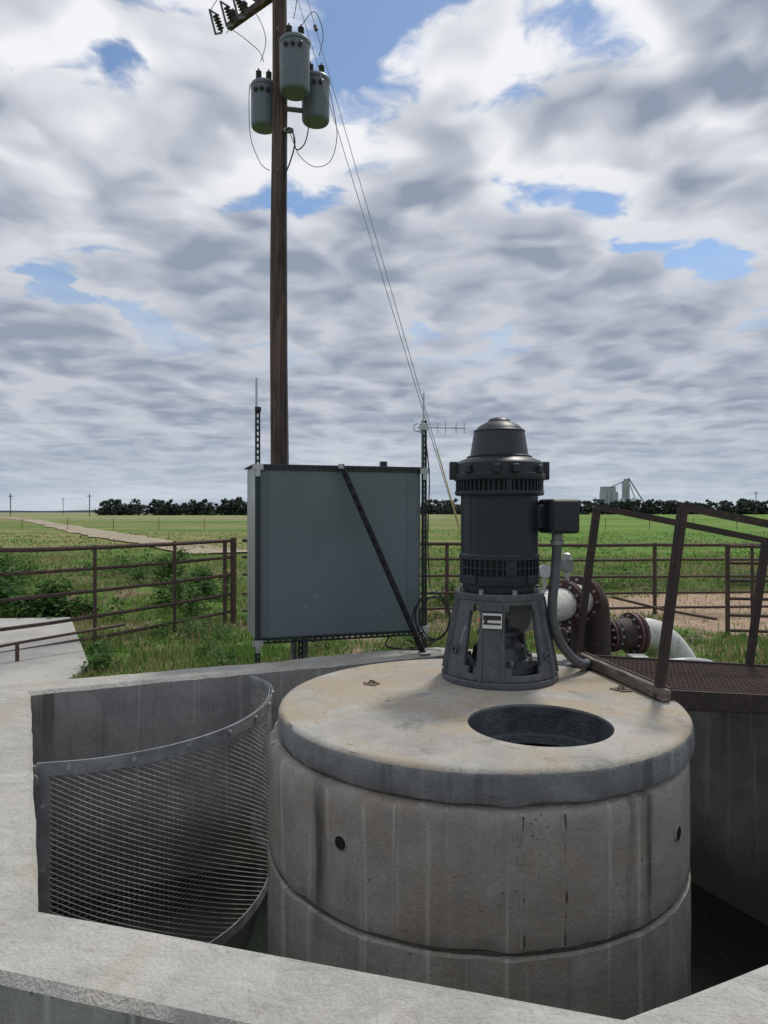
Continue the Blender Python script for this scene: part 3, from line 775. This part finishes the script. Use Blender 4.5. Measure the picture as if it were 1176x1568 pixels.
for t in (.02, .13, .24):
    p = ca.lerp(cbb, t)+Vector((-.05, -.25, .0))
    pr = [(.025, 0)]
    for j in range(5): pr += [(.025, .03+j*.05), (.06, .05+j*.05), (.025, .065+j*.05)]
    lathe('fuse_cutout_insulator', pr, p+Vector((0, 0, -.18)), M_porc, up, 14, axis=(-.35, -.2, .9))
    tube('fuse_tube', [p+Vector((-.2, -.05, .16)), p+Vector((-.08, -.12, -.30))], .018, M_porc, up, 8)
    tube('fuse_clip', [p+Vector((-.2, -.05, .16)), p+Vector((-.06, 0, .10))], .017, M_galvdull, up, 6)
    tube('fuse_clip', [p+Vector((-.08, -.12, -.30)), p+Vector((0, 0, -.20))], .017, M_galvdull, up, 6)
    lathe('pin_insulator', [(.02, 0), (.02, .08), (.07, .09), (.035, .13), (.06, .15), (.02, .2)], ca.lerp(cbb, t+.03)+Vector((.06, -.12, .06)), M_porc, up, 14)
Wd = []
def wire(pts, r=.006): Wd.append(tube_geo(smooth_pts(pts, 8), r, 5))
wire([(-2.75, 12.0, 9.75), (-2.9, 11.9, 10.0), (-2.75, 11.9, 10.3), (-2.95, 12.0, 10.6), (-2.6, 12.1, 11.2)])
wire([(-2.5, 11.8, 9.75), (-2.4, 11.6, 10.1), (-2.55, 11.6, 10.4), (-2.3, 11.6, 10.9)])
wire([(-2.3, 11.6, 9.8), (-2.05, 11.4, 9.6), (-1.9, 11.4, 9.2), (-2.0, 11.5, 8.9)])
wire([(-2.66, 12.0, 9.7), (-2.5, 11.7, 9.55), (-2.05, 11.5, 9.1), (-1.95, 11.5, 8.9)])
wire([(-1.5, 11.3, 11.2), (-1.38, 11.1, 10.2), (-1.35, 11.0, 9.6), (-1.4, 11.0, 9.25)])
wire([(-1.3, 11.1, 9.2), (-1.1, 11.2, 9.5), (-.98, 11.4, 9.3), (-1.05, 11.5, 9.0)])
wire([(-2.17, 11.45, 8.5), (-2.17, 11.4, 8.1), (-2.14, 11.4, 7.6), (-1.98, 11.4, 7.2), (-1.84, 11.42, 7.1)])
wire([(-.93, 11.4, 8.6), (-.82, 11.3, 8.1), (-.75, 11.3, 7.6), (-.85, 11.3, 7.2), (-1.1, 11.3, 7.1), (-1.35, 11.35, 7.3), (-1.5, 11.38, 7.65), (-1.58, 11.38, 7.7)])
wire([(-1.3, 11.2, 8.3), (-1.2, 11.3, 7.9), (-1.25, 11.3, 7.5), (-1.4, 11.35, 7.4), (-1.45, 11.35, 7.65)], .010)
wire([(-1.62, 11.38, 7.68), (-1.5, 11.3, 7.72), (-1.42, 11.3, 7.5), (-1.5, 11.34, 7.2), (-1.6, 11.38, 7.0)], .012)
multi('drop_wires', Wd, M_black, up)
tube('riser_conduit', [(UX+.14, UY-.08, 0), (UX+.135, UY-.08, 4), (UX+.12, UY-.075, 7.7)], .012, M_conduit, up, 8)
box('weatherhead', (UX+.17, UY-.12, 7.72), (.16, .08, .07), M_galvdull, up, None, .02)
g = []
for z in (7.05, 9.3, 9.95): g.append(tube_geo([(UX, UY-.22, z), (UX, UY+.22, z)], .012, 6))
multi('through_bolts', g, M_galvdull, up, False)
guy = root('guy_wire'); an = Vector((1.39, 9.3, 0))
for k, (tp, dx) in enumerate((((-1.56, 11.45, 11.0), 0), ((-1.56, 11.4, 10.4), .05))):
    tp = Vector(tp); tube('stay_strand', [tp, an+Vector((dx*.3, 0, 0))], .0055, M_galvdull, guy, 6)
dn = (Vector((-1.56, 11.45, 11.0))-an).normalized()
tube('yellow_guard', [an+dn*.15-Vector((0, .012, 0)), an+dn*2.6-Vector((0, .012, 0))], .009, M_yellow, guy, 8)
lathe('stay_insulator', [(.01, 0), (.03, .02), (.03, .10), (.01, .12)], an+dn*9.6, M_porc, guy, 12, axis=dn)

# ------------------------------------------------------------------ pipe fences
def fence(name, path, rails, posts, r=.021, mat=M_rust):
    fr = root(name); g = []
    for k in range(len(rails[0])):
        pts = []
        for i in range(len(path)-1):
            a, b = Vector(path[i]), Vector(path[i+1])
            for s in range(6):
                t = s/6; p = a.lerp(b, t); z = rails[i][k]*(1-t)+rails[i+1][k]*t
                pts.append((p.x, p.y, z-.015*math.sin(math.pi*t)+.012*mnoise.noise(Vector((p.x*2, k, 0)))))
        pts.append((path[-1][0], path[-1][1], rails[-1][k])); g.append(tube_geo(pts, r if k else r*1.3, 10))
    multi('rails', g, mat, fr)
    g = []
    for x, y, zt, rr in posts: g.append(tube_geo([(x, y, -.3), (x, y, zt)], rr, 12))
    multi('posts', g, mat, fr)
    return fr
fence('pipe_fence', [(-5.6, 5.9), (-4.17, 7.70), (-2.2, 10.2)],
      [(1.16, .90, .62, .30, .02), (1.18, .92, .64, .32, .06), (1.19, .95, .70, .42, .17)],
      [(-3.49, 8.56, 1.20, .022), (-2.79, 9.45, 1.21, .022), (-2.17, 10.22, 1.23, .045), (-2.27, 10.12, 1.20, .03), (-4.9, 6.78, 1.18, .025)])
fence('pipe_fence', [(-2.05, 10.25), (1.0, 10.7), (4.2, 11.0), (9.5, 11.6)],
      [(1.19, .95, .70, .42, .17), (1.12, .89, .64, .38, .15), (1.09, .86, .60, .35, .12), (1.10, .87, .61, .36, .12)],
      [(-1.85, 10.28, 1.2, .03), (.95, 10.7, 1.12, .028), (1.25, 10.74, 1.12, .02), (2.6, 10.87, 1.1, .022), (4.2, 11.0, 1.12, .03), (7.0, 11.3, 1.1, .03)])
gt = root('pipe_gate'); g = []
ga, gb = Vector((4.53, 9.35, 0)), Vector((8.0, 8.7, 0))
for z in (1.15, .93, .70, .46, .24, .04):
    g.append(tube_geo([ga+ez*z, gb+ez*z], .021, 8))
for t, r in ((0, .03), (.085, .02), (.5, .02), (1, .03)):
    p = ga.lerp(gb, t); g.append(tube_geo([p+ez*(-.2 if t in (0, 1) else .04), p+ez*1.17], r, 10))
multi('gate_pipes', g, M_rust, gt)
tube('leaning_brace', [(3.4, 10.6, .33), (4.0, 10.2, .2), (4.5, 9.6, .15)], .02, M_rust, gt, 8)
st = root('fence_stub'); tube('stub', [(-3.75, 7.25, -.1), (-3.75, 7.25, .26)], .02, M_rust, st, 8)
tube('stub_rail', [(-5.2, 6.4, .06), (-3.75, 7.25, .26), (-3.0, 8.2, .30)], .016, M_rust, st, 8)

# ------------------------------------------------------------------ vegetation
def inpoly(x, y, poly):
    c = False; n = len(poly)
    for i in range(n):
        x1, y1 = poly[i]; x2, y2 = poly[i-1]
        if (y1 > y) != (y2 > y) and x < (x2-x1)*(y-y1)/(y2-y1)+x1: c = not c
    return c
outp = [(p.x, p.y) for p in offset(inner, .30)]
def grass(name, n, y0, y1, h0, h1, w, mat, thresh, wide=.72, clump=1.6, seed=0):
    V = []; F = []; k = 0; tries = 0
    while k < n and tries < n*8:
        tries += 1
        y = y0*(y1/y0)**random.random()
        x = random.uniform(-wide, wide)*y
        if inpoly(x, y, outp) or inpoly(x, y, sp): continue
        if ((x-6.3)/3.2)**2+((y-11.6)/2.3)**2 < 1+.6*mnoise.noise(Vector((x, y, 1))) and random.random() < .93: continue
        d = mnoise.noise(Vector((x*clump, y*clump, seed)))+.5*mnoise.noise(Vector((x*clump*.3, y*clump*.3, seed+5)))
        if d < thresh+random.uniform(-.15, .15): continue
        h = random.uniform(h0, h1)*(1+.8*max(0, d)); a = random.random()*6.283; l = h*random.uniform(.1, .8)
        ww = w*(1+y*.03); z = gz(x, y)-.01
        ca_, sa_ = math.cos(a), math.sin(a); b = random.random()*6.283; o = len(V)
        V += [(x-ca_*ww, y-sa_*ww, z), (x+ca_*ww, y+sa_*ww, z), (x+ca_*ww*.6+l*.4*math.cos(b), y+sa_*ww*.6+l*.4*math.sin(b), z+h*.6), (x-ca_*ww*.6+l*.4*math.cos(b), y-sa_*ww*.6+l*.4*math.sin(b), z+h*.6), (x+l*math.cos(b), y+l*math.sin(b), z+h)]
        F += [(o, o+1, o+2, o+3), (o+3, o+2, o+4)]; k += 1
    me = bpy.data.meshes.new(name); me.from_pydata(V, [], F); me.materials.append(mat)
    return link(bpy.data.objects.new(name, me))
grass('grass', 85000, 5.6, 26, .03, .11, .006, M_grass, -.32)
grass('grass', 18000, 16, 55, .04, .11, .016, M_grass, -.15, clump=.5, seed=3)
grass('dry_grass', 4500, 6.5, 30, .08, .22, .003, M_dry, .32, seed=9)
grass('dry_grass', 2000, 14, 40, .10, .20, .006, M_dry, .25, clump=.4, seed=12)

def weeds(name, spots, mat=M_weed):
    V = []; F = []
    for (x, y, r, h, n, ls) in spots:
        sub = [(random.gauss(0, .45)*r, random.gauss(0, .35)*r, random.uniform(.35, 1.0)*h) for _ in range(max(3, int(r*9)))]
        for i in range(n):
            sx, sy, sh = random.choice(sub)
            t = random.random()**.7; rad = .30*r*(1-.55*t)+.03
            px_, py_ = x+sx+random.gauss(0, rad*.6), y+sy+random.gauss(0, rad*.6); pz = gz(x, y)+sh*t
            s = ls*random.uniform(.5, 1.3); a = random.random()*6.28; el = random.uniform(-.5, .9)
            d = Vector((math.cos(a)*math.cos(el), math.sin(a)*math.cos(el), math.sin(el))); q = d.cross(Vector((0, 0, 1))).normalized()
            p = Vector((px_, py_, pz)); o = len(V)
            V += [p, p+d*s*.5+q*s*.28, p+d*s-Vector((0, 0, s*.2)), p+d*s*.5-q*s*.28]; F.append((o, o+1, o+2, o+3))
        for sx, sy, sh in sub:
            o = len(V); V += [(x+sx*.6-.006, y+sy*.6, -.02), (x+sx*.6+.006, y+sy*.6, -.02), (x+sx, y+sy, sh)]; F.append((o, o+1, o+2))
    me = bpy.data.meshes.new(name); me.from_pydata([tuple(p) for p in V], [], F); me.materials.append(mat)
    return link(bpy.data.objects.new(name, me))
weeds('weed_bush', [(-5.6, 10.9, .9, .6, 1900, .11), (-6.6, 11.8, .9, .65, 1300, .11), (-4.6, 10.7, .5, .45, 600, .08), (-7.6, 12.6, 1, .6, 1000, .11)])
weeds('weed_bush', [(-3.9, 13.2, .8, .85, 1900, .09), (-3.1, 12.6, .5, .75, 1000, .08), (-3.5, 11.6, .45, .6, 700, .08), (-2.9, 11.0, .4, .5, 500, .08)])
weeds('weed_bush', [(-8.2, 15.5, 1.1, .8, 1300, .11), (-10.5, 17, 1.0, .7, 900, .11), (-6.5, 18, 1.2, .6, 900, .11)])
weeds('weed_bush', [(1.3, 12.2, .7, .5, 800, .08), (3.0, 13, .8, .4, 700, .08), (5.6, 14.8, 1.0, .45, 800, .08), (7.8, 15.2, 1.1, .4, 800, .08), (4.2, 15.5, 1.1, .4, 700, .09)])
weeds('weed_bush', [(-.9, 8.2, .4, .22, 350, .05), (-1.6, 7.3, .35, .16, 350, .05), (.4, 8.2, .5, .25, 400, .05), (.1, 7.4, .4, .2, 300, .05), (2.9, 8.2, .4, .14, 300, .05), (-2.2, 8.8, .5, .25, 500, .05), (3.6, 8.6, .5, .15, 300, .05), (-2.75, 7.2, .4, .2, 400, .05), (-3.2, 8.0, .4, .2, 400, .05), (-2.6, 9.3, .5, .3, 400, .06), (-1.9, 8.0, .5, .2, 400, .05)])

def treeline(name, spec):
    V = []; F = []; tg = []
    for (x, y, h, w) in spec:
        tg.append(tube_geo([(x, y, -.5), (x+.1, y, h*.3), (x+.2, y, h*.7)], [h*.035, h*.025, h*.01], 6))
        cl = [(random.gauss(0, .30)*w, random.gauss(0, .30)*w, random.uniform(.25, .85)*h, random.uniform(.16, .30)*w) for _ in range(9)]
        cl += [(random.uniform(-.6, .6)*w, random.uniform(-.5, .5)*w, random.uniform(.05, .35)*h, .3*w) for _ in range(6)]
        for i in range(330):
            cx, cy, cz, cr = random.choice(cl)
            d = Vector((random.gauss(0, 1), random.gauss(0, 1), random.gauss(0, 1))).normalized()*cr*random.uniform(.5, 1.05)
            p = Vector((x+cx, y+cy, max(.1, cz+d.z*.7)))+Vector((d.x, d.y, 0)); s = random.uniform(.45, .95)*h/9
            u = Vector((random.gauss(0, 1), random.gauss(0, 1), random.gauss(0, 1))).normalized(); q = u.cross(d).normalized()
            o = len(V); V += [p-u*s, p+q*s*.8, p+u*s, p-q*s*.8]; F.append((o, o+1, o+2, o+3))
    r_ = root(name)
    me = bpy.data.meshes.new('foliage'); me.from_pydata([tuple(p) for p in V], [], F); me.materials.append(M_tree)
    link(bpy.data.objects.new('foliage', me), r_)
    multi('trunks', tg, M_bark, r_)
spec = []
x = -136
while x < -50:
    spec.append((x, 345+random.uniform(-8, 8), random.choice((5.4, 6.6, 7.6, 8.6))*random.uniform(.9, 1.1), random.uniform(4.5, 7.5))); x += random.uniform(1.2, 2.6)
treeline('tree_row', spec)
spec = []
x = 15
while x < 300:
    h = random.choice((7.2, 8.4, 9.4, 10.6))*random.uniform(.92, 1.08)*(.85 if 60 < x < 110 else 1)
    spec.append((x, 470+random.uniform(-10, 10), h, random.uniform(6, 9))); x += random.uniform(1.6, 3.4)
treeline('tree_row', spec)
m_, nb_, bs_, oc_, g_ = new_mat('distant_hill')
nb_.setin(bs_.inputs['Base Color'], nb_.mix(nb_.noise(g_.outputs['Position'], .01, 3), (.10, .13, .13), (.2, .23, .22))); bs_.inputs['Roughness'].default_value = 1
v = []; f = []; k = 120
for i in range(k):
    a = -1.2+2.4*i/(k-1); rr = 2600; hh = 5+7*abs(mnoise.noise(Vector((a*9, 0, 0))))+5*abs(mnoise.noise(Vector((a*60, 2, 0))))
    v += [(rr*math.sin(a), rr*math.cos(a), -1), (rr*math.sin(a), rr*math.cos(a), hh), (1.1*rr*math.sin(a), 1.1*rr*math.cos(a), -1)]
for i in range(k-1): f += [(3*i, 3*i+1, 3*i+4, 3*i+3), (3*i+1, 3*i+2, 3*i+5, 3*i+4)]
mk('hills', v, f, m_, None, True, 60)
# ------------------------------------------------------------------ grain elevator
ge = root('grain_elevator'); M_silo = paint('silo_concrete', (.33, .36, .39), .8, 0, .08, .05); M_silod = paint('elevator_steel', (.20, .23, .27), .7)
Yg = 1000
for i, x in enumerate((309, 317, 325)):
    lathe('silo', [(5, 0), (5, 29), (4.6, 30), (0, 31)], (x, Yg+(i % 2)*3, 0), M_silo, ge, 24)
box('headhouse', (317, Yg+4, 34), (20, 8, 7), M_silo, ge, None, .1)
box('work_tower', (341, Yg, 22), (8, 9, 44), M_silo, ge, None, .1)
box('work_tower_cap', (341, Yg, 46), (4.5, 5, 5), M_silo, ge, None, .1)
for x in (334, 350): lathe('steel_bin', [(6, 0), (6, 17), (1, 22), (0, 22.2)], (x, Yg-8, 0), M_silo, ge, 24)
tube('grain_leg', [(345, Yg, 0), (345, Yg, 50)], .9, M_silod, ge, 6)
tube('conveyor', [(345, Yg, 49), (366, Yg, 16)], .9, M_silod, ge, 6); tube('conveyor', [(341, Yg, 46), (318, Yg, 36)], .8, M_silod, ge, 6)
tube('conveyor', [(345, Yg, 44), (357, Yg, 14)], .6, M_silod, ge, 6)
box('windows', (341, Yg-4.6, 30), (1.2, .3, 14), M_silod, ge, None, 0)
for x, y, h in ((-103.8, 250, 8), (-158, 300, 9), (160, 305, 10.5), (-60, 420, 11), (-190, 420, 10)):
    r_ = root('distant_power_pole'); tube('pole', [(x, y, 0), (x, y, h)], .16, M_wood, r_, 8); box('crossarm', (x, y, h-.8), (2.0, .2, .2), M_wood, r_, None, 0)
tm = root('cell_tower'); tube('mast', [(-790, 1500, 0), (-790, 1500, 40)], .9, M_silod, tm, 6)
for k in range(3): box('antenna_ring', (-790, 1500, 30+4*k), (4, 4, .8), M_silod, tm, None, 0)
g = []
for i in range(46): g.append(tube_geo([(-60+i*4.0, 62+.1*i, -.1), (-60+i*4.0, 62+.1*i, 1.05)], .025, 6))
for z in (.5, .95): g.append(tube_geo([(-60, 62, z), (120, 66.6, z)], .006, 4))
multi('wire_fence', g, M_rustdk, None)

# ------------------------------------------------------------------ sky and light
S = Vector((.42, .62, 1.15)).normalized()
elev = math.asin(S.z); az = math.atan2(S.x, S.y)
w = bpy.data.worlds.new('World'); scene.world = w; w.use_nodes = True
w.cycles.sampling_method = 'MANUAL'; w.cycles.sample_map_resolution = 256
nt = w.node_tree; nt.nodes.clear(); nb = NB(nt)
out = nb.n('ShaderNodeOutputWorld'); tc = nb.n('ShaderNodeTexCoord')
sky = nb.n('ShaderNodeTexSky'); sky.sky_type = 'NISHITA'; sky.sun_disc = False
sky.sun_elevation = elev; sky.sun_rotation = az; sky.air_density = 1.0; sky.dust_density = .3; sky.ozone_density = 2.0
bgs = nb.n('ShaderNodeBackground'); nb.L.new(sky.outputs[0], bgs.inputs[0]); bgs.inputs[1].default_value = .12
D_ = tc.outputs['Generated']
sep = nb.n('ShaderNodeSeparateXYZ'); nb.L.new(D_, sep.inputs[0])
z = nb.math('MAXIMUM', sep.outputs[2], 0.0)
zz = nb.math('ADD', z, .10)
cx = nb.math('DIVIDE', sep.outputs[0], zz); cy = nb.math('DIVIDE', sep.outputs[1], zz)
cmb = nb.n('ShaderNodeCombineXYZ'); nb.L.new(cx, cmb.inputs[0]); nb.L.new(cy, cmb.inputs[1])
base = cmb.outputs[0]
wn = nb.noise(base, 3.0, 2, .55, color=True, dim='2D')
wv = nb.n('ShaderNodeVectorMath'); wv.operation = 'SUBTRACT'; nb.L.new(wn, wv.inputs[0]); wv.inputs[1].default_value = (.5, .5, .5)
ws = nb.n('ShaderNodeVectorMath'); ws.operation = 'SCALE'; nb.L.new(wv.outputs[0], ws.inputs[0]); ws.inputs['Scale'].default_value = .20
wa = nb.n('ShaderNodeVectorMath'); wa.operation = 'ADD'; nb.L.new(base, wa.inputs[0]); nb.L.new(ws.outputs[0], wa.inputs[1])
warp = wa.outputs[0]
def dens(loc, full):
    v_ = nb.map(warp, loc=loc)
    a = nb.noise(v_, 1.3, 1, .5, dim='2D')
    p = nb.math('SUBTRACT', 1.0, nb.vor(v_, 3.6, 'SMOOTH_F1', .5, dim='2D'))
    r = nb.math('ADD', nb.math('MULTIPLY', a, .38), nb.math('MULTIPLY', p, .32))
    b = nb.noise(v_, 7.5, 5 if full else 1, .55, dim='2D')
    return nb.math('ADD', r, nb.math('MULTIPLY', b, .22))
LOC = (5.3, 2.9, 0)
d0 = dens(LOC, True); d1 = dens((LOC[0]+.035, LOC[1]+.10, 0), False)
rel = nb.math('SUBTRACT', d0, d1)
cover = nb.ramp(d0, .335, .405)
low = nb.ramp(z, .34, .16)
cover = nb.math('MAXIMUM', cover, low)
shade = nb.ramp(d0, .38, .58, 1.0, 0.18)
shade = nb.math('ADD', shade, nb.math('MULTIPLY', rel, 3.4), clamp=True)
shlow = nb.math('ADD', nb.math('MULTIPLY', shade, .42), .04)
lm = nb.ramp(z, .48, .22)
sm_ = nb.n('ShaderNodeMix'); sm_.data_type = 'FLOAT'; nb.L.new(lm, sm_.inputs[0]); nb.L.new(shade, sm_.inputs[2]); nb.L.new(shlow, sm_.inputs[3])
ccol = nb.mix(sm_.outputs[0], (.275, .325, .42), (.90, .91, .94))
hz = nb.ramp(z, .0, .16, 1, 0)
streak = nb.noise(nb.map(D_, scale=(2.0, 2.0, 20)), 1.2, 3, .55)
hcol = nb.mix(nb.ramp(streak, .35, .65), (.36, .43, .53), (.60, .67, .74))
ccol = nb.mix(nb.math('MULTIPLY', hz, .8), ccol, hcol)
bgc = nb.n('ShaderNodeBackground'); nb.L.new(ccol, bgc.inputs[0]); bgc.inputs[1].default_value = 1.0
mx = nb.n('ShaderNodeMixShader'); nb.L.new(cover, mx.inputs[0]); nb.L.new(bgs.outputs[0], mx.inputs[1]); nb.L.new(bgc.outputs[0], mx.inputs[2])
nb.L.new(mx.outputs[0], out.inputs[0])

sl = bpy.data.lights.new('sun', 'SUN'); sl.energy = 2.2; sl.angle = R(7); sl.color = (1, .955, .88)
so = bpy.data.objects.new('sun', sl); COL.objects.link(so); so.rotation_euler = S.to_track_quat('Z', 'Y').to_euler(); so.location = (5, 8, 20)

cam = bpy.data.cameras.new('camera'); co = bpy.data.objects.new('camera', cam); COL.objects.link(co)
co.location = (0, 0, 1.6); co.rotation_euler = (R(90), 0, 0)
cam.sensor_fit = 'VERTICAL'; cam.sensor_height = 36; cam.sensor_width = 27; cam.lens = 36*1086/1568
cam.clip_start = .05; cam.clip_end = 12000
scene.camera = co
scene.view_settings.view_transform = 'Standard'; scene.view_settings.look = 'None'; scene.view_settings.exposure = 0
